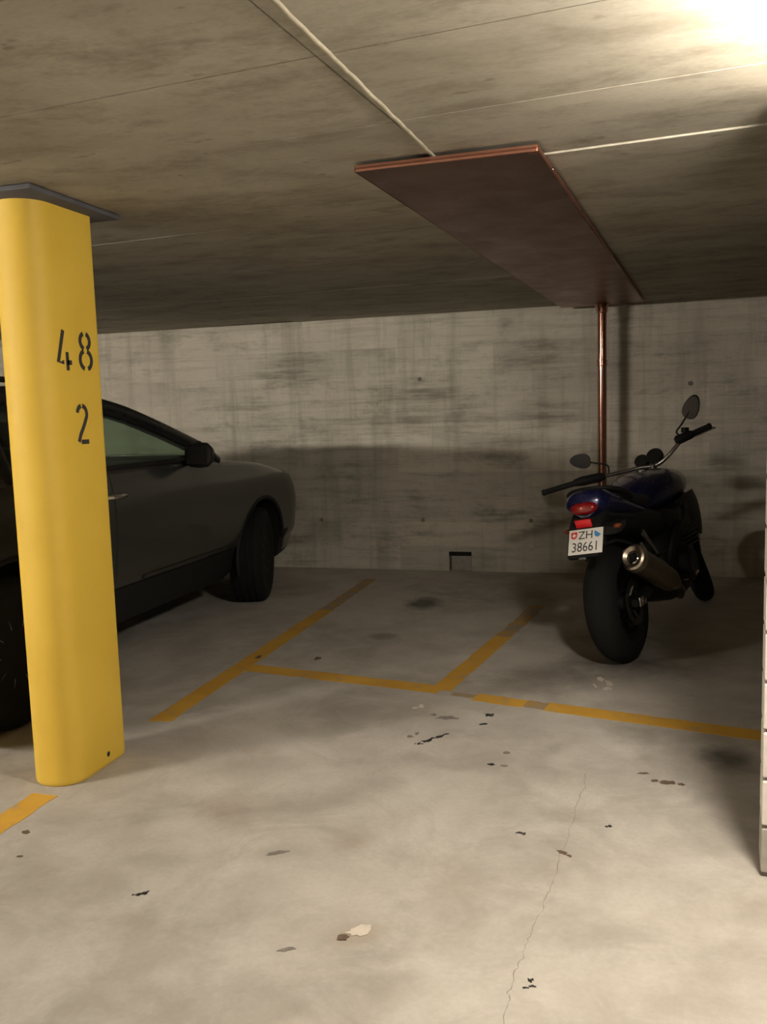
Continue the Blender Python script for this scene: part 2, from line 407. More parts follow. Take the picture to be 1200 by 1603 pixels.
# ------------------------------------------------------------------ floor markings, stains, crack (parts of the floor)
def strip(name, p, q, wd, m, z=.0012, n=None, jit=.004, ends=(0, 0)):
    p, q = Vector((*p, 0)), Vector((*q, 0)); d = (q - p); L = d.length; d.normalize(); s = Vector((-d.y, d.x, 0)); n = n or max(4, int(L / .05))
    v, f = [], []
    for i in range(n + 1):
        for sg in (-1, 1):
            e = 0
            if i == 0: e = ends[0] * sg
            if i == n: e = ends[1] * sg
            c = p + d * (L * i / n + e) + s * sg * (wd / 2 + random.uniform(-jit, jit)); v += [(c.x, c.y, z), (c.x, c.y, -.002)]
    for i in range(n):
        k = 4 * i
        f += [(k, k + 4, k + 6, k + 2), (k, k + 1, k + 5, k + 4), (k + 2, k + 6, k + 7, k + 3)]
    f += [(0, 2, 3, 1), (4 * n, 4 * n + 1, 4 * n + 3, 4 * n + 2)]
    o = link(name, mesh_of(name, v, f), m); o.parent = floor; o.matrix_parent_inverse = floor.matrix_world.inverted(); return o
strip('bay_line', (-2.095, -3.0), (-2.088, 2.59), .105, M_LINE)
strip('bay_line', (-2.075, 3.37), (-2.085, 5.6), .105, M_LINE, ends=(-.01, 0))
strip('bay_line', (-2.085, 5.6), (-2.10, 6.75), .10, M_WORN, jit=.008)
strip('bay_line', (-2.03, 4.225), (-.925, 4.049), .118, M_LINE, z=.0014)
strip('bay_line', (-.925, 4.045), (-.775, 5.10), .105, M_LINE, z=.0010)
strip('bay_line', (-.775, 5.10), (-.66, 5.95), .10, M_WORN, jit=.009)
strip('bay_line', (-.86, 4.005), (-.745, 3.98), .05, M_WORN, jit=.006, z=.0008)
strip('bay_line', (-.742, 3.975), (-.502, 3.925), .105, M_LINE, jit=.006)
strip('bay_line', (-.50, 3.925), (-.402, 3.905), .09, M_WORN, jit=.006)
strip('bay_line', (-.40, 3.905), (.518, 3.715), .118, M_LINE)
strip('bay_line', (.52, 3.715), (1.6, 3.49), .110, M_WORN)
def blot(name, x, y, rx, ry, ang, m, z=.0016, n=14, rough=.35):
    v, f = [], []
    for zz in (z, -.001):
        for k in range(n):
            t = 2 * math.pi * k / n; r = 1 + (random.uniform(-rough, rough) if zz == z else 0)
            if zz != z: v.append((v[k][0], v[k][1], zz)); continue
            u, w_ = rx * r * math.cos(t), ry * r * math.sin(t)
            v.append((x + u * math.cos(ang) - w_ * math.sin(ang), y + u * math.sin(ang) + w_ * math.cos(ang), zz))
    f = [tuple(range(n))] + [(k, n + k, n + (k + 1) % n, (k + 1) % n) for k in range(n)]
    o = link(name, mesh_of(name, v, f), m); o.parent = floor; o.matrix_parent_inverse = floor.matrix_world.inverted(); return o
for a in [(-.838, 3.385, .030, .018, .6), (-.80, 3.44, .032, .014, .9), (-.775, 3.48, .02, .009, .8), (-.862, 3.35, .012, .012, 0), (-.825, 3.42, .018, .012, 1.2),
          (-.645, 3.745, .022, .026, .3), (-.63, 3.735, .014, .012, .2), (-.648, 3.625, .026, .010, .6), (-.54, 3.205, .018, .012, .1),
          (-.36, 2.682, .011, .009, .3), (-.35, 2.672, .006, .005, 0), (-.087, 2.79, .010, .010, 0), (-.246, 1.955, .008, .010, .4), (-.236, 1.935, .007, .005, 0),
          (-.252, 1.925, .006, .005, .3), (-1.378, 2.073, .018, .010, .7), (-1.362, 2.088, .01, .006, .8)]:
    blot('oil_spot', a[0], a[1], a[2] * .62, a[3] * .62, a[4], M_BLACKDIRT, rough=.5)
    for k in range(3):
        t_ = random.uniform(-1.1, 1.1); r_ = random.uniform(.2, .42)
        blot('oil_crumb', a[0] + math.cos(a[4]) * a[2] * t_ + random.uniform(-.5, .5) * a[3], a[1] + math.sin(a[4]) * a[2] * t_ + random.uniform(-.6, .6) * a[3], a[2] * r_, a[3] * r_ * 1.2, a[4] + random.uniform(-.6, .6), M_BLACKDIRT, .0014, 9, .5)
for a in [(.105, 3.177, .030, .016, .1), (.06, 3.18, .014, .01, 0), (.15, 3.17, .012, .01, 0), (.02, 3.24, .02, .008, .2), (-1.961, 2.323, .012, .012, .2), (-1.719, 4.456, .016, .03, 0), (-2.06, 4.42, .014, .03, 0), (-.222, 2.585, .016, .009, -.5), (-.20, 2.57, .01, .006, -.6), (-1.87, 2.18, .01, .006, .3)]:
    blot('dirt_spot', *a, M_BROWNDIRT)
for a in [(-.81, 3.672, .045, .022, .1), (-.88, 3.70, .012, .014, 0), (-.50, 3.33, .012, .012, 0), (-.49, 3.20, .014, .008, 0), (-.92, 3.42, .014, .012, .2), (-.90, 3.46, .008, .014, 0), (-1.08, 2.385, .03, .011, .5), (-.86, 1.93, .02, .007, .5)]:
    blot('dirt_spot', *a, M_GREYDIRT)
for a in [(-.178, 4.36, .014, .035, .1), (-.135, 4.30, .016, .04, .3), (-.14, 4.22, .018, .025, 0), (-.20, 4.25, .009, .03, .2), (-.962, 3.80, .014, .022, .4), (-.985, 3.77, .012, .01, .2)]:
    blot('paint_chip', *a, M_WHITEDIRT, rough=.45)
blot('filler_plug', -.700, 2.050, .034, .024, .5, simple('filler', (.60, .54, .46), .8, 0, .1, 30), .003, 18, .32)
blot('filler_chip', -.738, 2.012, .016, .015, .4, M_BROWNDIRT, .0025, 12, .25)
cp = catmull([(-.182, 3.2, 0), (-.195, 2.925, 0), (-.223, 2.563, 0), (-.247, 2.274, 0), (-.268, 2.091, 0), (-.287, 1.933, 0), (-.281, 1.792, 0), (-.30, 1.3, 0), (-.27, .6, 0)], 12)
v, f = [], []
ox = 0.0
for i, p in enumerate(cp):
    ox = ox * .6 + random.uniform(-.006, .006); wd = .0004 + random.random() * .0009
    v += [(p.x + ox - wd, p.y, .0008), (p.x + ox + wd, p.y, .0008)]
f = [(2 * i, 2 * i + 1, 2 * i + 3, 2 * i + 2) for i in range(len(cp) - 1)]
o = link('floor_crack', mesh_of('floor_crack', v, f), M_CRACK); o.parent = floor; o.matrix_parent_inverse = floor.matrix_world.inverted()

# ------------------------------------------------------------------ tube lamps on the ceiling
def lamp(x, y, rz, L, st, label):
    t = empty('ceiling_lamp', (x, y, H)); t.rotation_euler = (0, 0, rz); tag(t, label, 'lamp')
    box('housing', (0, 0, -.022), (L + .06, .085, .044), M_LAMPBODY, t, .006)
    tube('diffuser', [(-L / 2, 0, -.078), (L / 2, 0, -.078)], .036, emit_material('lamp_glow', LAMP_COL, st), t, 24, ry=.034, upv=(0, 0, 1))
    for s in (-1, 1): box('end_cap', (s * (L / 2 + .015), 0, -.075), (.028, .08, .078), M_LAMPBODY, t, .008)
    return t
def dome_lamp(x, y, r, st, label):
    t = empty('bulkhead_lamp', (x, y, H)); tag(t, label, 'lamp')
    lathe('base_ring', [(r * .8, 0), (r * .96, -.003), (r * .96, -.024), (r * .9, -.028)], M_LAMPBODY, t, 40, 'Z')
    lathe('diffuser', [(r * .93, -.026), (r, -.032), (r, -.115)] + [(r * math.cos(a), -.115 - .05 * math.sin(a)) for a in [math.radians(q) for q in (18, 38, 58, 75, 86)]], emit_material('lamp_glow', LAMP_COL, st), t, 40, 'Z')
    return t
dome_lamp(.50, 1.90, .135, LAMP_RIGHT, 'round glowing bulkhead lamp on the ceiling in front of the brick partition')
lamp(-5.0, .10, ANG, 1.2, LAMP_LEFT, 'glowing white tube lamp on the ceiling behind the grey car')

# ------------------------------------------------------------------ yellow column
cx, cr, cy0, cyb = -2.117, .104, 2.752, 3.018
col = empty('concrete_column', (cx, cy0, 0)); tag(col, 'yellow painted rounded concrete column stencilled 48 and 2', 'column')
prof = []
rf = .099
for (sx, a0) in ((-1, math.pi), (1, 1.5 * math.pi)):
    for k in range(11):
        t = a0 + math.pi / 2 * k / 10; prof.append((sx * (cr - rf) + rf * math.cos(t), -(cr - rf) + rf * math.sin(t)))
rb = .03; yb = cyb - cy0
for (sx, a0) in ((1, 0), (-1, math.pi / 2)):
    for k in range(6):
        t = a0 + math.pi / 2 * k / 5; prof.append((sx * (cr - rb) + rb * math.cos(t), yb - rb + rb * math.sin(t)))
HT = H - .022; secs = []
for (z, sc) in ((0, .955), (.006, .985), (.02, 1.0), (HT * .5, 1.0), (HT, 1.0)):
    secs.append([Vector((x * sc, (y - .08) * sc + .08, z)) for x, y in prof])
shaft = blob_loft('shaft', secs, M_YEL, col, angle=60)
box('bearing_pad', (0.0, (yb - cr) / 2 - .005, H - .0145), (2 * cr + .14, yb + cr + .16, .017), M_PAD, col, .003)
# stencilled digits, strokes in (u along +Y, z), on the face towards the bay
def stroke_bm(bm, pts, wd, X):
    P = [Vector(p) for p in pts]; n = len(P); L, Rr = [], []
    for i, p in enumerate(P):
        t = (P[min(i + 1, n - 1)] - P[max(i - 1, 0)]).normalized(); s = Vector((-t.y, t.x)) * wd / 2
        L.append(p + s); Rr.append(p - s)
    for x in (X, ):
        a = [bm.verts.new((x, q.x, q.y)) for q in L]; b_ = [bm.verts.new((x, q.x, q.y)) for q in Rr]
        for i in range(n - 1): bm.faces.new((a[i], b_[i], b_[i + 1], a[i + 1]))
def arc(cx_, cz_, rx, rz, a0, a1, n=10):
    return [(cx_ + rx * math.cos(math.radians(a0 + (a1 - a0) * k / n)), cz_ + rz * math.sin(math.radians(a0 + (a1 - a0) * k / n))) for k in range(n + 1)]
DIG = {'4': [[(.46, 1.0), (.10, .20), (.42, .20)], [(.62, .46), (.62, .0)], [(.60, .20), (.86, .20)]],
       '8': [arc(.5, .76, .30, .20, 108, 252), arc(.5, .76, .30, .20, 72, -72), arc(.5, .27, .36, .24, 108, 252), arc(.5, .27, .36, .24, 72, -72)],
       '2': [arc(.5, .76, .30, .21, 170, 100, 6), arc(.5, .76, .30, .21, 82, -20, 8) + [(.56, .44), (.34, .24), (.20, .05)], [(.36, .045), (.84, .045)]]}
def digit(ch, y0, y1, z0, z1):
    bm = bmesh.new()
    for st in DIG[ch]:
        stroke_bm(bm, [(y0 + u * (y1 - y0), z0 + v_ * (z1 - z0)) for u, v_ in st], .017, 0)
    fs = list(bm.faces); bmesh.ops.recalc_face_normals(bm, faces=fs)
    r = bmesh.ops.extrude_face_region(bm, geom=fs)
    for vv in [g for g in r['geom'] if isinstance(g, bmesh.types.BMVert)]: vv.co.x += .0012
    o = bm_obj('stencil_digit', bm, M_STENCIL, col); o.location = (cr + .0002, -cy0, 0); o['label'] = 'black stencilled digit ' + ch; return o
digit('4', 2.735, 2.838, 1.545, 1.690); digit('8', 2.862, 2.960, 1.549, 1.692); digit('2', 2.816, 2.912, 1.274, 1.420)
blot2 = lathe('paint_nick', [(.011, 0), (.009, .0012)], M_BLACKDIRT, col, 9, 'X', (cr + .0002, 2.885 - cy0, .045))

# ------------------------------------------------------------------ copper drip tray and drain pipe
tz = H - .034
FL, FR, BR, BLc = Vector((-.866, 2.752, 0)), Vector((-.296, 2.742, 0)), Vector((.026, 6.97, 0)), Vector((-.575, 7.05, 0))
tray = empty('drip_tray', (-.43, 4.8, tz)); tag(tray, 'long dark copper drip tray fixed under the ceiling', 'drip tray')
off = Vector((.43, -4.8, 0))
rows = []
for i in range(13):
    t = i / 12; l, r_ = FL.lerp(BLc, t), FR.lerp(BR, t)
    rows.append([l.lerp(r_, j / 6) + off + Vector((0, 0, .0015 * math.sin(i * 1.3 + j))) for j in range(7)])
grid('tray_bottom', rows, M_COPSHEET, tray, .002)
def rim(a, b, name='tray_rim', m=M_COPSHEET):
    a, b = a + off, b + off; d = (b - a).normalized(); s = Vector((d.y, -d.x, 0)) * .004
    bm = bmesh.new(); vs = []
    secp = [(0, 0), (1, -.002), (1.6, .004), (1, .010), (1, .017), (0, .017)]
    A = [bm.verts.new(a + s * u + Vector((0, 0, z))) for u, z in secp]; B = [bm.verts.new(b + s * u + Vector((0, 0, z))) for u, z in secp]
    for k in range(6): bm.faces.new((A[k], A[(k + 1) % 6], B[(k + 1) % 6], B[k]))
    bm.faces.new(A); bm.faces.new(B)
    return bm_obj(name, bm, m, tray)
M_COPLIT = copper_material('copper_lit_rim', (.52, .25, .17), .4)  # lighter copy of the tray copper: light on the rims put into the colour
rim(FL, FR, m=M_COPLIT); rim(FR, BR, m=M_COPLIT); rim(BR, BLc); rim(BLc, FL)
for t in (.06, .22, .5, .8):
    p = FR.lerp(BR, t) + off + Vector((.004, 0, .006)); lathe('rivet', [(.006, 0), (.005, .003), (.002, .0045)], M_COPPIPE, tray, 10, 'X', p)
for (u_, t_) in ((.1, .02), (.9, .02), (.1, .5), (.9, .5), (.1, .97), (.9, .97)):
    p = FL.lerp(FR, u_).lerp(BLc.lerp(BR, u_), t_) + off; lathe('hanger', [(.006, .002), (.006, .026)], M_COPLIT, tray, 8, 'Z', p)
p = FR + off; box('corner_clip', (p.x - .012, p.y + .012, .004), (.03, .03, .014), M_COPLIT, tray, .002)
pipe = empty('drain_pipe', (-.271, 6.95, 0)); tag(pipe, 'vertical copper drain pipe in front of the back wall', 'pipe')
tube('pipe_shaft', [(0, 0, .0), (0, 0, 1.67)], .034, M_COPPIPE, pipe, 28)
tube('pipe_shaft', [(0, 0, 1.69), (0, 0, tz - .003)], .034, M_COPPIPE, pipe, 28)
lathe('pipe_coupling', [(.0345, 1.655), (.039, 1.658), (.039, 1.676), (.035, 1.679), (.035, 1.685), (.039, 1.688), (.039, 1.70), (.0345, 1.704)], M_COPPIPE, pipe, 28, 'Z')
lathe('pipe_collar', [(.0345, tz - .07), (.040, tz - .066), (.046, tz - .02), (.060, tz - .004)], M_COPPIPE, pipe, 28, 'Z')
for z in (.45,):
    bm = bmesh.new(); lathe_bm(bm, [(.034, z - .012), (.040, z - .012), (.040, z + .012), (.034, z + .012)], 24, 'Z', close=True)
    tube_bm(bm, [(0, .038, z), (0, WY - 6.95, z)], .007, 8); bm_obj('pipe_bracket', bm, M_COPPIPE, pipe, angle=40)
# ------------------------------------------------------------------ grey car, nose to the back wall
CXc, AY = -3.535, 5.84            # centre line, front axle
car = empty('parked_car', (CXc, AY, 0)); tag(car, 'dark grey crossover car parked nose-in behind the yellow column', 'car')
KEY = [  # y from the front axle, half width, top centre z, shoulder z, bottom z
    (.99, .46, .72, .66, .44), (.95, .64, .82, .75, .34), (.86, .79, .89, .82, .27), (.68, .88, .945, .885, .235), (.34, .91, 1.00, .955, .23),
    (0.0, .915, 1.045, 1.015, .23), (-.45, .915, 1.085, 1.055, .23), (-.8, .915, 1.10, 1.085, .23), (-1.3, .915, 1.105, 1.10, .23), (-2.0, .915, 1.11, 1.11, .23),
    (-2.66, .91, 1.12, 1.125, .24), (-3.1, .88, 1.12, 1.12, .27), (-3.35, .82, 1.08, 1.06, .33), (-3.46, .70, .98, .95, .42)]
def key_at(y):
    K = KEY
    if y >= K[0][0]: return K[0][1:]
    for i in range(len(K) - 1):
        if K[i][0] >= y >= K[i + 1][0]:
            t = (K[i][0] - y) / (K[i][0] - K[i + 1][0]); a = K[i - 1] if i else K[0]; d = K[min(i + 2, len(K) - 1)]; b, c = K[i], K[i + 1]
            out = []
            for j in range(1, 5):
                h0 = b[0] - c[0]
                m0 = (c[j] - a[j]) / (a[0] - c[0]) * h0 if a[0] != c[0] else 0; m1 = (d[j] - b[j]) / (b[0] - d[0]) * h0
                out.append((2 * t ** 3 - 3 * t * t + 1) * b[j] + (t ** 3 - 2 * t * t + t) * m0 + (-2 * t ** 3 + 3 * t * t) * c[j] + (t ** 3 - t * t) * m1)
            return out
    return K[-1][1:]
def half_profile(y):
    w_, zt, zs, zb = key_at(y); hgt = zs - zb
    P = [(0, zb), (.74 * w_, zb), (.84 * w_, zb + .02), (.90 * w_, zb + .10 * hgt), (.93 * w_, zb + .24 * hgt), (.968 * w_, zb + .32 * hgt), (.985 * w_, zb + .45 * hgt),
         (1.0 * w_, zb + .66 * hgt), (.998 * w_, zb + .80 * hgt), (.975 * w_, zb + .93 * hgt), (.945 * w_, zs), (.88 * w_, zs + (zt - zs) * .30), (.55 * w_, zs + (zt - zs) * .85), (0, zt)]
    return [Vector((p.x, y, p.y)) for p in catmull([(a, b, 0) for a, b in P], 3)]
ys = []
for i in range(len(KEY) - 1):
    n = max(2, int((KEY[i][0] - KEY[i + 1][0]) / .07)); ys += [KEY[i][0] + (KEY[i + 1][0] - KEY[i][0]) * k / n for k in range(n)]
ys.append(KEY[-1][0])
bm = bmesh.new(); RR = []
for y in ys:
    hp = half_profile(y)
    full_ = hp + [Vector((-p.x, p.y, p.z)) for p in reversed(hp[1:-1])]
    RR.append([bm.verts.new(p) for p in full_])
nP = len(RR[0])
for a, b in zip(RR, RR[1:]):
    for k in range(nP):
        fc = bm.faces.new((a[k], a[(k + 1) % nP], b[(k + 1) % nP], b[k])); c = fc.calc_center_median()
        cabin = -3.0 < c.y < -.72 and c.z > 1.06 and abs(c.x) < .80
        fc.material_index = 1 if (c.z < .47 and -3.1 < c.y < .55) or c.z < .3 or cabin else 0
bm.faces.new(RR[0]); bm.faces.new(RR[-1])
body = bm_obj('body', bm, [M_PAINT, M_CLAD], car, angle=50)
WR = .345
def cut(y, r):
    bm = bmesh.new()
    lathe_bm(bm, [(r, -1.2), (r, -.50)], 40, 'X', (0, y, .36)); lathe_bm(bm, [(r, .50), (r, 1.2)], 40, 'X', (0, y, .36))
    for q in list(bm.verts):
        if q.co.z < .30: q.co.z -= .25
    c = bm_obj('cutter', bm, M_CLAD, car)
    md = body.modifiers.new('arch', 'BOOLEAN'); md.object = c; md.operation = 'DIFFERENCE'; md.solver = 'EXACT'
    return c
cutters = [cut(0, .405), cut(-2.66, .405)]
bpy.context.view_layer.update()
dg = bpy.context.evaluated_depsgraph_get(); nm = bpy.data.meshes.new_from_object(body.evaluated_get(dg))
body.modifiers.clear(); body.data = nm
for p in nm.polygons: p.use_smooth = True
nm.set_sharp_from_angle(angle=math.radians(40))
for c in cutters: bpy.data.objects.remove(c)
# fender lips, arches' inner liners
for y in (0, -2.66):
    for s in (1, -1):
        pts = []
        for k in range(25):
            t = math.radians(8 + 186 * k / 24); yy = y + .408 * math.cos(t); zz = .36 + .408 * math.sin(t)
            w_, zt, zs, zb = key_at(yy); h_ = max(0, min(1, (zz - zb) / (zs - zb)))
            xx = w_ * (.962 + .038 * min(1, max(0, (h_ - .2) / .46)))
            pts.append((s * (xx - .004), yy, zz))
        tube('arch_trim', pts, .016, M_CLAD, car, 8, ry=.014)
# doors: proud panels that follow the flank
def flank(s, y0, y1, z0, z1, offp, name, m, ny=14, nz=12, z1b=None, parent=car):
    rows = []
    for i in range(ny + 1):
        y = y0 + (y1 - y0) * i / ny; hp = half_profile(y)[6:31]; r = []
        zz1 = z1 if z1b is None else z1 + (z1b - z1) * i / ny
        for j in range(nz + 1):
            z = z0 + (zz1 - z0) * j / nz
            for a, b in zip(hp, hp[1:]):
                if a.z <= z <= b.z or (b is hp[-1]):
                    t = (z - a.z) / max(1e-6, b.z - a.z); x = a.x + (b.x - a.x) * max(0, min(1.5, t)); break
            r.append(Vector((s * (x + offp), y, z)))
        rows.append(r)
    return grid(name, rows, m, parent, .010)
for s in (1, -1):
    fd = flank(s, -.60, -1.88, .50, 1.045, .004, 'front_door', M_PAINT, z1b=1.075)
    rd = flank(s, -1.895, -2.22, .50, 1.075, .004, 'rear_door', M_PAINT, z1b=1.085)
    flank(s, -.46, -2.22, .30, .455, .006, 'sill_cladding', M_CLAD, nz=4)
    flank(s, -.56, -1.60, .47, .495, .010, 'sill_trim', M_ALUD, nz=2)
    for (d, yy) in ((fd, -1.88), (rd, -2.28)):
        hx = .915 + .03
        tube('door_handle', [(s * (hx - .026), yy - .085 + .02, .962), (s * hx, yy - .06, .965), (s * (hx + .004), yy, .967), (s * hx, yy + .06, .965), (s * (hx - .026), yy + .085 - .005, .962)][::1], .011, M_CHROME, d, 10, ry=.014)
    flank(s, -.58, -2.7, 1.082, 1.097, .002, 'belt_trim', M_ALUD, nz=2)
# glasshouse: rails, pillars, roof, panes
RAIL = [(-.60, 1.10, .845), (-.72, 1.185, .815), (-.95, 1.270, .785), (-1.20, 1.352, .758), (-1.45, 1.425, .735), (-1.66, 1.470, .72), (-1.95, 1.510, .705), (-2.4, 1.528, .70), (-2.85, 1.505, .70), (-3.15, 1.43, .715), (-3.32, 1.28, .76), (-3.40, 1.11, .80)]
def rail_at(y):
    for a, b in zip(RAIL, RAIL[1:]):
        if a[0] >= y >= b[0]:
            t = (a[0] - y) / (a[0] - b[0]); return a[1] + (b[1] - a[1]) * t, a[2] + (b[2] - a[2]) * t
    return RAIL[-1][1:]
for s in (1, -1):
    pts = catmull([(s * x, y, z - .045) for y, z, x in RAIL], 4)
    n = len(pts); tube('roof_rail', pts, [.036] * n, M_GLOSSBLK, car, 12, ry=[.050] * n, upv=(s * .35, 0, 1))
    tube('roof_bar', catmull([(s * .665, -1.62, 1.50), (s * .665, -1.75, 1.535), (s * .66, -2.4, 1.565), (s * .665, -2.95, 1.535), (s * .67, -3.05, 1.50)], 4), .014, M_CLAD, car, 8)
    def pane(name, y0, y1, m, inset=.055):
        rows = []
        for i in range(13):
            y = y0 + (y1 - y0) * i / 12; zr, xr = rail_at(y); zb_ = 1.095; r = []
            zt_ = max(zb_ + .004, zr - .085)
            for j in range(7):
                t = j / 6; z = zb_ + (zt_ - zb_) * t; x = .87 + (xr - .008 - .87) * max(0, (z - 1.095) / max(.02, zr - .045 - 1.095)) - .0
                r.append(Vector((s * x, y, z)))
            rows.append(r)
        return grid(name, rows, m, car, .004)
    pane('front_side_window', -.84, -1.87, M_GLASS); pane('rear_side_window', -1.97, -2.56, M_PRIV); pane('quarter_window', -2.66, -3.16, M_PRIV)
    for (y, tw) in ((-1.92, .055), (-2.61, .055)):
        zr, xr = rail_at(y); tube('door_pillar', [(s * .868, y, 1.08), (s * (xr + .01), y, zr - .05)], tw, M_GLOSSBLK, car, 10, ry=.022, upv=(1, 0, 0))
    box('window_sill', (s * .855, -1.60, 1.105), (.05, 1.9, .03), M_CLAD, car, .008)
    tube('quarter_post', [(s * .868, -.86, 1.10), (s * .838, -.80, 1.20)], .020, M_GLOSSBLK, car, 8)
def across(y, z, xh, crown, n=10, yb=0.0):
    return [Vector((xh * (2 * k / n - 1), y + yb * (1 - (2 * k / n - 1) ** 2), z + crown * (1 - (2 * k / n - 1) ** 2))) for k in range(n + 1)]
rows = []
for y in [-1.42 - .12 * k for k in range(16)]:
    zr, xr = rail_at(y); rows.append(across(y, zr - .02, xr + .005, .055))
grid('roof', rows, M_GLOSSBLK, car, .03)
rows = []
for k in range(9):
    y = -.48 - (1.42 - .48) * k / 8; zr, xr = rail_at(max(y, -1.42) if y < -.6 else -.6); rows.append(across(y, zr - .03, xr - .01, .04, 10, .18 * (1 - k / 8) + .05))
grid('windscreen', rows, M_GLASS, car, .005)
rows = []
for k in range(7):
    y = -3.20 - .2 * k / 6; zr, xr = rail_at(y); rows.append(across(y, zr - .02, xr - .01, .03, 10, -.06))
grid('rear_window', rows, M_PRIV, car, .005)
# front and rear end
for s in (1, -1):
    blob_loft('headlamp', [[Vector((s * (.60 + .16 * k / 4 - .0), 0.905 - .20 * (k / 4) ** 1.6, .70 + .01 * k)) + Vector((0, .03 * math.cos(t) * (1 - .1 * k), .055 * math.sin(t) * (1 - .12 * k))) for t in [2 * math.pi * q / 14 for q in range(14)]] for k in range(5)], M_MIRRGLASS, car)
    blob_loft('tail_lamp', [[Vector((s * (.62 + .17 * k / 4), -3.42 + .14 * (k / 4) ** 1.6, .90)) + Vector((0, .04 * math.cos(t), .07 * math.sin(t))) for t in [2 * math.pi * q / 14 for q in range(14)]] for k in range(5)], M_RED, car)
box('grille', (0, .985, .60), (.62, .03, .16), M_CLAD, car, .02)
box('lower_grille', (0, .955, .40), (.80, .05, .10), M_CLAD, car, .02)
# outside mirrors
for s in (1, -1):
    mc = Vector((s * 1.005, -1.115, 1.135))
    secs = []
    for (dx, sy, sz) in ((-.085, .030, .050), (-.06, .052, .072), (0, .060, .078), (.055, .052, .072), (.085, .030, .046)):
        secs.append([Vector((mc.x + s * dx, mc.y + (math.cos(t) * sy * (1.25 if math.cos(t) > 0 else .6)), mc.z + math.sin(t) * sz)) for t in [2 * math.pi * q / 20 for q in range(20)]])
    mh = blob_loft('wing_mirror', secs, M_GLOSSBLK, car)
    box('mirror_glass', (mc.x, mc.y - .038, mc.z), (.13, .006, .105), M_MIRROR, mh, .002)
    tube('mirror_foot', [(s * .87, -1.05, 1.085), (s * .93, -1.08, 1.085), (mc.x - s * .03, mc.y + .01, 1.085)], .024, M_GLOSSBLK, mh, 10, ry=.018)
# cabin: seats, dashboard, steering wheel
for s in (1, -1):
    st = blob_loft('front_seat', [[Vector((s * .38 + dx, y_ + dy, z_)) for dx, dy in [(.24 * sc * math.cos(t), .07 * math.sin(t)) for t in [2 * math.pi * q / 16 for q in range(16)]]] for z_, sc, y_ in ((.75, .9, -1.92), (1.0, 1.0, -1.99), (1.12, .98, -2.02), (1.20, .80, -2.04), (1.225, .5, -2.045))], M_SEAT, car)
    blob_loft('headrest', [[Vector((s * .38 + .13 * sc * math.cos(t), -2.06 + .045 * sc * math.sin(t), z_)) for t in [2 * math.pi * q / 14 for q in range(14)]] for z_, sc in ((1.235, .7), (1.26, 1.0), (1.34, 1.0), (1.365, .7))], M_SEAT, st)
blob_loft('dashboard', [[Vector((.78 * x_, -.80 + .17 * math.cos(t), 1.085 + .035 * math.sin(t))) for t in [2 * math.pi * q / 14 for q in range(14)]] for x_ in (-1, -.9, 0, .9, 1)], M_CLAD, car)
bm = bmesh.new(); ring = [Vector((-.38 + .18 * math.cos(t), -1.12 + .05 * math.sin(t), 1.06 + .17 * math.sin(t))) for t in [2 * math.pi * k / 28 for k in range(29)]]
tube_bm(bm, ring, .014, 8, caps=False); bm_obj('steering_wheel', bm, M_CLAD, car, angle=60)
# wheels
def car_wheel(x, y, s, steer):
    tw = .225; R0 = WR
    prof = [(.225, -tw * .46), (.25, -tw * .50), (.30, -tw * .52), (R0 - .022, -tw * .48), (R0 - .006, -tw * .40)]
    groove = []
    for g in (-.22, 0, .22):
        groove += [(R0, tw * (g - .06)), (R0 - .008, tw * (g - .05)), (R0 - .008, tw * (g + .05)), (R0, tw * (g + .06))]
    prof += groove + [(R0 - .006, tw * .40), (R0 - .022, tw * .48), (.30, tw * .52), (.25, tw * .50), (.225, tw * .46)]
    ty = lathe('tyre', prof, M_RUBBER, car, 48, 'X', (0, 0, 0), angle=30)
    ty.location = (x, y, R0); ty.rotation_euler = (0, 0, steer)
    ox = s * tw * .40
    bm = bmesh.new(); lathe_bm(bm, [(.228, -.10 * s), (.20, -.10 * s), (.20, ox), (.215, ox + s * .012), (.240, ox + s * .014), (.243, ox)], 40, 'X', close=True)
    for k in range(10):
        t = 2 * math.pi * k / 10; c, q = math.cos(t), math.sin(t)
        tube_bm(bm, [(ox - s * .01, .03 * c, .03 * q), (ox, .12 * c, .12 * q), (ox, .212 * c, .212 * q)], [.018, .014, .013], 8)
    lathe_bm(bm, [(.05, ox - s * .05), (.05, ox), (.035, ox + s * .012)], 20, 'X')
    bm_obj('wheel_rim', bm, M_ALU, ty, angle=40)
    lathe('brake_disc', [(.15, -s * .0), (.15, s * .02)], M_ALUD, ty, 28, 'X')
for s in (1, -1):
    car_wheel(s * .80, 0, s, math.radians(15)); car_wheel(s * .79, -2.66, s, 0)
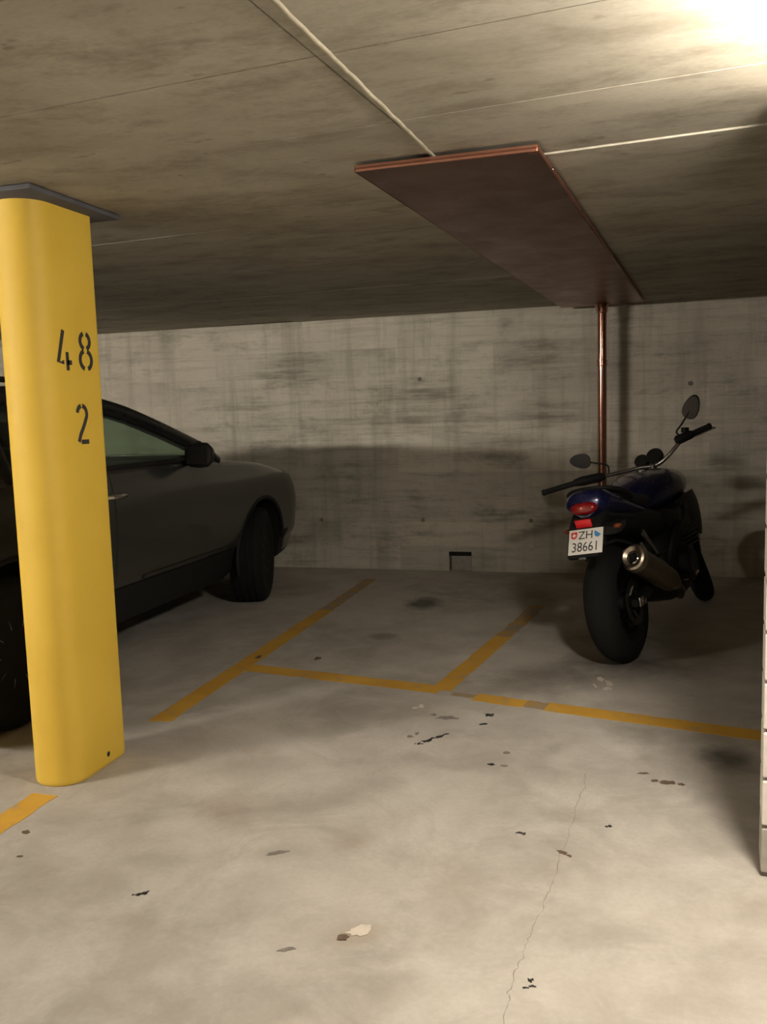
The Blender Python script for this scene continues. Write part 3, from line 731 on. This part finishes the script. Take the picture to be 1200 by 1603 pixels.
# ------------------------------------------------------------------ motorcycle, leaning on its side stand
# built in its own axes: x forward from the rear contact, y left, z up
bike = empty('motorcycle', (-.0588, 4.7155, 0)); tag(bike, 'dark blue motorcycle leaning on its stand by the back wall', 'motorcycle')
bike.rotation_mode = 'XYZ'
bike.matrix_world = Matrix.Translation((-.0588, 4.7155, 0)) @ Matrix.Rotation(math.radians(73.04), 4, 'Z') @ Matrix.Rotation(math.radians(-10), 4, 'X')
V = Vector
def tyre_prof(R0, tw, ri, n=14):
    """rounded motorcycle tyre cross-section"""
    pr = [(ri, -tw * .36), (ri + .03, -tw * .44)]
    for k in range(n + 1):
        t = math.radians(-78 + 156 * k / n); pr.append((R0 - tw * .5 + tw * .5 * math.cos(t) if True else 0, tw * .5 * math.sin(t)))
    return pr + [(ri + .03, tw * .44), (ri, tw * .36)]
def moto_wheel(c, R0, tw, ri, parent_rot=None):
    ty = lathe('tyre', tyre_prof(R0, tw, ri), M_RUBBER, bike, 48, 'Y', (0, 0, 0), close=True, angle=50)
    bm = bmesh.new(); lathe_bm(bm, [(ri + .012, -tw * .40), (ri - .012, -tw * .38), (ri - .03, -.03), (ri - .03, .03), (ri - .012, tw * .38), (ri + .012, tw * .40)], 40, 'Y', close=True)
    for k in range(5):
        t = 2 * math.pi * k / 5 + .3
        tube_bm(bm, [(.03 * math.cos(t), 0, .03 * math.sin(t)), ((ri - .025) * math.cos(t), 0, (ri - .025) * math.sin(t))], [.022, .016], 10, ry=[.028, .018])
    lathe_bm(bm, [(.04, -.07), (.045, -.05), (.045, .05), (.04, .07)], 20, 'Y')
    bm_obj('wheel_rim', bm, M_BLKENG, ty, angle=40)
    # tread grooves as real cuts are too fine to see: a brake disc and axle instead
    bm = bmesh.new(); lathe_bm(bm, [(.085, -tw * .5 - .006), (.12, -tw * .5 - .006), (.12, -tw * .5 - .001), (.085, -tw * .5 - .001)], 32, 'Y', close=True)
    for k in range(5):
        t = 2 * math.pi * k / 5; tube_bm(bm, [(.04 * math.cos(t), -tw * .42, .04 * math.sin(t)), (.09 * math.cos(t), -tw * .5 - .003, .09 * math.sin(t))], .008, 6)
    bm_obj('brake_disc', bm, M_ALUD, ty, angle=40)
    ty.location = c
    return ty
moto_wheel((0, 0, .31), .31, .182, .215)
# swingarm with axle plates
for s in (-1, 1):
    tube('swingarm', [(-.05, s * .115, .312), (.08, s * .118, .325), (.3, s * .115, .37), (.56, s * .09, .42)], [.020, .026, .030, .034], M_BLKENG, bike, 12, ry=[.022, .034, .040, .045])
    ap = box('axle_plate', (-.01, s * .140, .315), (.075, .012, .05), M_ALU, bike, .006)
    lathe('axle_nut', [(.017, s * .146), (.017, s * .158), (.010, s * .162)], M_CHROME, ap, 6, 'Y', (0, 0, .315))
tube('shock_absorber', [(.36, 0, .42), (.50, 0, .70)], .035, M_BLKENG, bike, 16)
bm = bmesh.new(); tube_bm(bm, [(.02, .11, .24), (.30, .10, .33), (.56, .09, .38)], .010, 8); tube_bm(bm, [(.02, .11, .375), (.30, .10, .41), (.56, .09, .43)], .010, 8); bm_obj('drive_chain', bm, M_ALUD, bike, angle=50)
blob_loft('rear_hugger', [[V((.31 * math.cos(a) * 1.0, y_, .31 + .31 * math.sin(a))) * 1 + V((math.cos(a) * k, 0, math.sin(a) * k)) for y_, k in ((-.09, .02), (-.05, .045), (0, .052), (.05, .045), (.09, .02), (.085, .012), (0, .04), (-.085, .012))] for a in [math.radians(q) for q in range(15, 66, 10)]], M_CLAD, bike)
# exhaust on the right
e0, e1 = V((-.055, -.150, .552)), V((.42, -.200, .325)); d = (e1 - e0)
can = tube('muffler', [e0 + d * .02, e0 + d * .10, e0 + d * .6, e0 + d * .85, e1], [.062, .066, .066, .060, .036], M_CAN, bike, 32, ry=[.068, .072, .072, .064, .036], upv=(0, 0, 1))
def disc_on_axis(name, o, ax, prof, m, parent, seg=32, squash=1.1):
    ax = ax.normalized(); u = ax.cross(V((0, 0, 1))).normalized(); v_ = u.cross(ax); bm = bmesh.new(); rings = []
    for r, a in prof: rings.append([bm.verts.new(o + ax * a + (u * math.cos(t) + v_ * math.sin(t) * squash) * r) for t in [2 * math.pi * k / seg for k in range(seg)]])
    for a, b in zip(rings, rings[1:]):
        for k in range(seg): bm.faces.new((a[k], a[(k + 1) % seg], b[(k + 1) % seg], b[k]))
    bm.faces.new(rings[0]); bm.faces.new(rings[-1]); return bm_obj(name, bm, m, parent, angle=35)
disc_on_axis('muffler_end_cap', e0, -d, [(.067, -.035), (.0675, -.005), (.063, .010), (.052, .016), (.034, .004), (.031, -.03)], M_CANEND, can)
disc_on_axis('muffler_outlet', e0, -d, [(.033, -.03), (.030, .004), (.025, .007), (.022, .002), (.020, -.02)], M_CHROME, can)
disc_on_axis('outlet_bore', e0, -d, [(.0205, -.02), (.0205, -.006), (.019, -.004)], M_CLAD, can)
tube('exhaust_pipe', catmull([e1 - d * .02, (.55, -.19, .27), (.75, -.12, .20), (1.0, -.06, .19), (1.14, -.06, .30), (1.13, -.06, .46)], 5), .022, M_ALUD, bike, 14)
tube('muffler_strap', [(.16, -.13, .60), (.12, -.175, .53)], .010, M_ALU, bike, 8)
# footrest hangers (aluminium) and pegs
for s in (-1, 1):
    hg = blob_loft('footrest_hanger', [[V((x_, s * .155 + dy, z_)) + V((dx, 0, dz)) for dx, dy, dz in ((-.014, -.006, -.01), (.014, -.006, .01), (.014, .006, .01), (-.014, .006, -.01))] for x_, z_ in ((.14, .665), (.22, .60), (.32, .52), (.44, .44), (.56, .40))], M_ALU if s < 0 else M_ALUD, bike)
    tube('foot_peg', [(.53, s * .15, .335), (.53, s * .27, .345)], .014, M_CLAD, hg, 10)
    tube('passenger_peg', [(.27, s * .16, .50), (.27, s * .235, .535)], .012, M_CLAD, hg, 10)
tube('brake_pedal', [(.58, -.17, .33), (.60, -.215, .318), (.64, -.255, .335), (.66, -.272, .352)], .009, M_CHROME, bike, 10)
# engine, frame, radiator
eng = blob_loft('engine', [superring(x_, 0, z_, hw, hh, 24, 4.0, .85) for x_, z_, hw, hh in ((.44, .43, .13, .15), (.50, .43, .185, .20), (.66, .43, .215, .24), (.84, .44, .215, .25), (.98, .47, .18, .22), (1.04, .48, .12, .14))], M_BLKENG, bike, angle=40)
lathe('clutch_cover', [(.105, -.20), (.10, -.245), (.08, -.262), (.03, -.265)], M_BLKENG, eng, 28, 'Y', (.66, 0, .40))
lathe('alternator_cover', [(.105, .20), (.10, .235), (.08, .25), (.03, .255)], M_BLKENG, eng, 28, 'Y', (.78, 0, .40))
blob_loft('cylinder_head', [superring(x_, 0, z_, .235, hh, 24, 4.0) for x_, z_, hh in ((.62, .64, .10), (.70, .64, .125), (.88, .63, .125), (.98, .61, .10))], M_BLKENG, bike, angle=40)
for k in range(5): box('cooling_fin', (.80, 0, .50 + .026 * k), (.33, .475, .010), M_BLKENG, eng, .003)
for s in (-1, 1):
    tube('frame_beam', catmull([(1.16, s * .05, .86), (1.0, s * .15, .80), (.75, s * .215, .70), (.55, s * .19, .55), (.50, s * .15, .40)], 4), .028, M_BLKENG, bike, 12, ry=.040)
    tube('side_cover_rail', [(.55, s * .15, .62), (.2, s * .11, .74), (-.12, s * .07, .80)], .016, M_BLKENG, bike, 10)
rad = box('radiator', (1.14, 0, .54), (.05, .36, .30), M_CLAD, bike, .012)
for k in range(4): box('radiator_fin', (1.167, 0, .44 + .065 * k), (.006, .33, .008), M_ALUD, rad)
blob_loft('side_cover', [superring(x_, 0, z_, hw, hh, 24, 3.0, .8) for x_, z_, hw, hh in ((.08, .735, .10, .06), (.22, .72, .125, .085), (.40, .69, .155, .10), (.52, .66, .17, .10))], M_BLKENG, bike)
for s in (-1, 1):
    blob_loft('tank_shroud', [[V((x_, s * (y_ + .018 * math.cos(t)), z_ + hh * math.sin(t))) for t in [2 * math.pi * q / 14 for q in range(14)]] for x_, y_, z_, hh in ((.72, .205, .72, .05), (.85, .225, .70, .10), (1.0, .225, .67, .14), (1.12, .205, .64, .13), (1.20, .18, .62, .06))], M_BLKENG, bike)
# tank, seat, tail
tk = blob_loft('fuel_tank', [superring(x_, 0, z_, hw, hh, 28, 2.5, .86) for x_, z_, hw, hh in ((.42, .80, .085, .05), (.45, .80, .115, .075), (.55, .815, .155, .105), (.68, .83, .200, .125), (.82, .845, .222, .130), (.95, .85, .215, .120), (1.05, .845, .17, .095), (1.10, .84, .10, .05))], M_BLUE, bike)
lathe('filler_cap', [(.042, .965), (.042, .978), (.036, .983)], M_ALUD, tk, 24, 'Z', (.83, 0, 0))
seat = blob_loft('seat', [superring(x_, 0, z_, hw, hh, 24, 3.0, .9) for x_, z_, hw, hh in ((-.10, .895, .085, .022), (-.04, .895, .110, .036), (.12, .878, .130, .042), (.22, .845, .135, .042), (.36, .815, .145, .042), (.48, .815, .12, .036), (.54, .83, .07, .02))], M_SEAT, bike)
tail = blob_loft('tail_cowl', [superring(x_, .004, z_, hw, hh, 28, 2.5, .52) for x_, z_, hw, hh in ((.34, .755, .135, .055), (.15, .80, .130, .070), (-.02, .840, .125, .082), (-.12, .858, .120, .086), (-.19, .862, .108, .078), (-.225, .862, .085, .058))], M_BLUE, bike)
tl = blob_loft('tail_light', [superring(x_, .004, z_, hw, hh, 24, 2.6, .8) for x_, z_, hw, hh in ((-.16, .852, .080, .036), (-.222, .850, .076, .034), (-.243, .848, .066, .026), (-.250, .847, .04, .012))], M_RED, bike)
tube('grab_rail', catmull([(.12, -.14, .86), (-.02, -.15, .905), (-.12, -.10, .935), (-.15, 0, .945), (-.12, .10, .935), (-.02, .15, .905), (.12, .14, .86)], 5), .011, M_CLAD, bike, 10)
# rear mudguard, plate, reflector, indicators
mud = blob_loft('rear_mudguard', [[V((x_, hw * c, z_)) + V((-.014 * c2, 0, .006 * c2)) for c, c2 in ((-1, -1), (1, -1), (1, 1), (-1, 1))] for x_, z_, hw in ((-.10, .84, .09), (-.19, .80, .085), (-.25, .755, .085), (-.285, .705, .085), (-.330, .635, .085), (-.345, .612, .08))], M_CLAD, bike, angle=30)
reflector = box('reflector', (-.268, .002, .778), (.014, .086, .043), M_REFLEX, bike, .004, Matrix.Rotation(math.radians(-18), 3, 'Y'))
pt = math.radians(33); PR = Matrix.Rotation(pt, 3, 'Y')
PC = V((-.322, -.014, .692))
pl = box('number_plate', PC, (.004, .180, .140), M_PLATE, bike, .0015, PR); pl['label'] = 'white number plate reading ZH 38661'
bolt = box('plate_lamp', (-.356, 0, .612), (.03, .04, .014), M_ALUD, mud, .004)
def plate_pt(u, v_, off_): return PC + PR @ V((-.002 - off_, -u, v_))
def text_on_plate(s, u, v_, hgt, wscale):
    cu = bpy.data.curves.new('plate_text', 'FONT'); cu.body = s; cu.size = 1.0; cu.align_x = 'CENTER'; cu.extrude = 0.0; cu.resolution_u = 3
    tmp = bpy.data.objects.new('plate_text', cu); COL.objects.link(tmp); bpy.context.view_layer.update()
    me = bpy.data.meshes.new_from_object(tmp.evaluated_get(bpy.context.evaluated_depsgraph_get())); bpy.data.objects.remove(tmp)
    k = hgt / .70
    for q in me.vertices: q.co = plate_pt(u + q.co.x * k * wscale, v_ + q.co.y * k, .0008)
    me.update(); o = link('plate_letters', me, M_PLATEBLK, pl); return o
text_on_plate('ZH', 0.0, .014, .044, .92); text_on_plate('38661', 0.0, -.055, .052, .78)
def poly_on_plate(name, pts, m, off_):
    n = len(pts); a = [plate_pt(u, v_, off_) for u, v_ in pts]; b = [plate_pt(u, v_, 0) for u, v_ in pts]
    return link(name, mesh_of(name, a + b, [tuple(range(n))] + [(k, n + k, n + (k + 1) % n, (k + 1) % n) for k in range(n)]), m, pl)
def shield(cu, cv, w_, h_): return [(cu - w_, cv + h_), (cu + w_, cv + h_), (cu + w_, cv - h_ * .2), (cu + w_ * .7, cv - h_ * .7), (cu, cv - h_), (cu - w_ * .7, cv - h_ * .7), (cu - w_, cv - h_ * .2)]
poly_on_plate('swiss_shield', shield(-.062, .036, .0165, .020), M_PLATERED, .0007)
c_ = (-.062, .037); a_, b_ = .0036, .0105
poly_on_plate('white_cross', [(c_[0] + x, c_[1] + y) for x, y in ((-a_, b_), (a_, b_), (a_, a_), (b_, a_), (b_, -a_), (a_, -a_), (a_, -b_), (-a_, -b_), (-a_, -a_), (-b_, -a_), (-b_, a_), (-a_, a_))], M_PLATE, .0011)
poly_on_plate('canton_shield_field', shield(.062, .036, .0165, .020), M_PLATE, .0006)
poly_on_plate('canton_shield_blue', [(.0455, .056), (.0785, .032), (.0785, .030), (.072, .022), (.062, .016), (.052, .022), (.0455, .032)], M_PLATEBLUE, .0010)
for s in (-1, 1):
    st = tube('indicator_stalk', [(-.15, s * .05, .755), (-.16, s * .115, .742)], .008, M_CLAD, bike, 8)
    blob_loft('indicator_lens', [superring(x_, s * .134 - .0, .738, hw, hh, 16, 2.3) for x_, hw, hh in ((-.140, .010, .007), (-.15, .020, .012), (-.170, .021, .013), (-.180, .012, .008))], M_AMBER, st)
# steering: forks, front wheel, mudguard, headlight turned to the left about the steering axis
AXo, AXe = V((1.18, 0, .93)), V((1.555, 0, .30)); axd = (AXe - AXo).normalized()
STEER = Matrix.Translation(AXo) @ Matrix.Rotation(math.radians(-24), 4, axd) @ Matrix.Translation(-AXo)
FWc = V((1.600, 0, .305))
def steer(o): o.matrix_local = STEER @ o.matrix_local
fw = moto_wheel(FWc, .305, .122, .215)
bpy.context.view_layer.update(); fw.matrix_local = STEER @ Matrix.Translation(FWc)
for s in (-1, 1):
    a, b = V((1.205, s * .10, .965)), V((1.598, s * .10, .305))
    f1 = tube('fork_tube', [a, a.lerp(b, .55)], .021, M_ALUD, bike, 14); steer(f1)
    f2 = tube('fork_slider', [a.lerp(b, .5), b], .029, M_BLKENG, bike, 14); steer(f2)
for t, nm_ in ((.03, 'top_clamp'), (.30, 'bottom_clamp')):
    c = V((1.205, 0, .965)).lerp(V((1.598, 0, .305)), t); q = box(nm_, c, (.075, .27, .032), M_BLKENG, bike, .010, Matrix.Rotation(math.radians(30), 3, 'Y')); steer(q)
q = blob_loft('front_mudguard', [[V((1.6 + (.305 + k) * math.cos(a), y_, .305 + (.305 + k) * math.sin(a))) for y_, k in ((-.068, .006), (-.045, .026), (0, .034), (.045, .026), (.068, .006), (.045, .018), (0, .026), (-.045, .018))] for a in [math.radians(z) for z in range(35, 176, 14)]], M_BLUE, bike); steer(q)
q = blob_loft('headlight', [superring(x_, 0, .86, r_, r_, 24, 2.2) for x_, r_ in ((1.22, .05), (1.26, .085), (1.33, .098), (1.38, .098), (1.40, .085))], M_BLKENG, bike); steer(q)
q2 = blob_loft('headlight_lens', [superring(x_, 0, .86, r_, r_, 24, 2.2) for x_, r_ in ((1.385, .088), (1.405, .08), (1.415, .05))], M_MIRRGLASS, q)
for (y_, z_, r_) in ((.075, 1.015, .047), (-.012, 1.035, .054)):
    g = lathe('gauge_pod', [(r_ * .35, .05), (r_ * .8, .035), (r_, .0), (r_, -.02), (r_ * .94, -.026)], M_GLOSSBLK, bike, 28, 'X', (0, 0, 0)); g.matrix_local = Matrix.Translation((1.10, y_, z_)) @ Matrix.Rotation(math.radians(35), 4, 'Y')
    gf = lathe('gauge_face', [(r_ * .9, -.025), (r_ * .88, -.027)], M_MIRROR, g, 24, 'X')
# handlebar: riser, bar, grips, levers, mirrors (left end swung back to the rider)
Lg, Li, Rc, Ri, Rg = V((.66, .600, .935)), V((.80, .40, .965)), V((1.07, -.100, 1.030)), V((1.12, -.195, 1.125)), V((1.20, -.355, 1.170))
hb = tube('handlebar', catmull([Li, (.95, .22, .975), (1.04, .08, .985), (1.06, -.02, .985), Rc, Ri], 5), .0125, M_ALU, bike, 12)
def grip(a, b, nm_='grip'):
    d = (b - a); P = [a + d * t for t in (0, .02, .06, .5, .9, .93, 1)]
    return tube(nm_, P, [.013, .019, .018, .018, .018, .021, .016], M_CLAD, hb, 14)
grip(Li, Lg); grip(Ri, Rg)
bl = (Li - V((.95, .22, .975))).normalized()
tube('switch_housing', [Li - bl * .17, Li - bl * .14, Li - bl * .02, Li + bl * .03], [.020, .030, .031, .022], M_CLAD, hb, 14)
br_ = (Rg - Ri).normalized(); tube('switch_housing', [Ri - br_ * .05, Ri - br_ * .035, Ri + br_ * .05, Ri + br_ * .07], [.020, .031, .028, .018], M_CLAD, hb, 14)
tube('brake_reservoir', [Ri + V((.03, -.01, .03)), Ri + V((.03, -.015, .062))], .024, M_CLAD, hb, 16)
tube('brake_lever', catmull([Ri + V((.06, .0, -.012)), Ri + V((.085, -.06, .0)), Rg + V((.055, .015, -.02)), Rg + V((.05, -.008, -.018))], 4), .007, M_ALU, hb, 8)
tube('clutch_lever', catmull([Li + V((.07, -.03, .0)), Li + V((.06, .05, .0)), Lg + V((.05, -.03, -.005)), Lg + V((.048, .0, -.004))], 4), .007, M_ALUD, hb, 8)
tube('bar_riser', [(1.06, .0, .93), (1.06, .0, .99)], .022, M_ALUD, hb, 12)
def mirror(base, mids, c, ax, ay, n_, pm_):
    st = tube('mirror_stem', catmull([base] + mids + [c], 5), .0055, M_CLAD, bike, 8)
    ax, ay = V(ax), V(ay); n_ = V(n_).normalized(); secs = []
    for a, sc in ((.022, .55), (.015, .90), (.002, 1.0), (-.004, .97)):
        secs.append([V(c) + n_ * a + (ax * math.cos(t) * (1 + .25 * math.cos(t)) + ay * math.sin(t)) * sc for t in [2 * math.pi * k / 22 for k in range(22)]])
    h_ = blob_loft('mirror_head', secs, M_MIRROR, st)
    blob_loft('mirror_pane', [[V(c) + n_ * a + (ax * math.cos(t) * (1 + .25 * math.cos(t)) + ay * math.sin(t)) * .9 for t in [2 * math.pi * k / 22 for k in range(22)]] for a in (-.0045, -.006)], pm_, st)
mirror(Li - bl * .20, [V((.93, .245, 1.035)), V((.90, .30, 1.06))], V((.885, .385, 1.090)), (.0, .070, .012), (0, -.006, .048), (1, .15, .1), M_MIRROR)
mirror(Ri + V((.0, .02, .02)), [V((1.11, -.165, 1.17)), V((1.11, -.205, 1.212))], V((1.12, -.268, 1.288)), (0, -.040, .066), (0, .042, .030), (1, -.1, .1), M_MIRREFL)
# side stand on the left
gz = .30 * math.tan(math.radians(10))
sd = tube('side_stand', [(.60, .12, .30), (.585, .22, .16), (.56, .30, gz + .012)], [.016, .013, .012], M_ALUD, bike, 10)
box('stand_foot', (.56, .305, gz + .010), (.06, .045, .008), M_ALUD, sd, .002, Matrix.Rotation(math.radians(10), 3, 'X'))
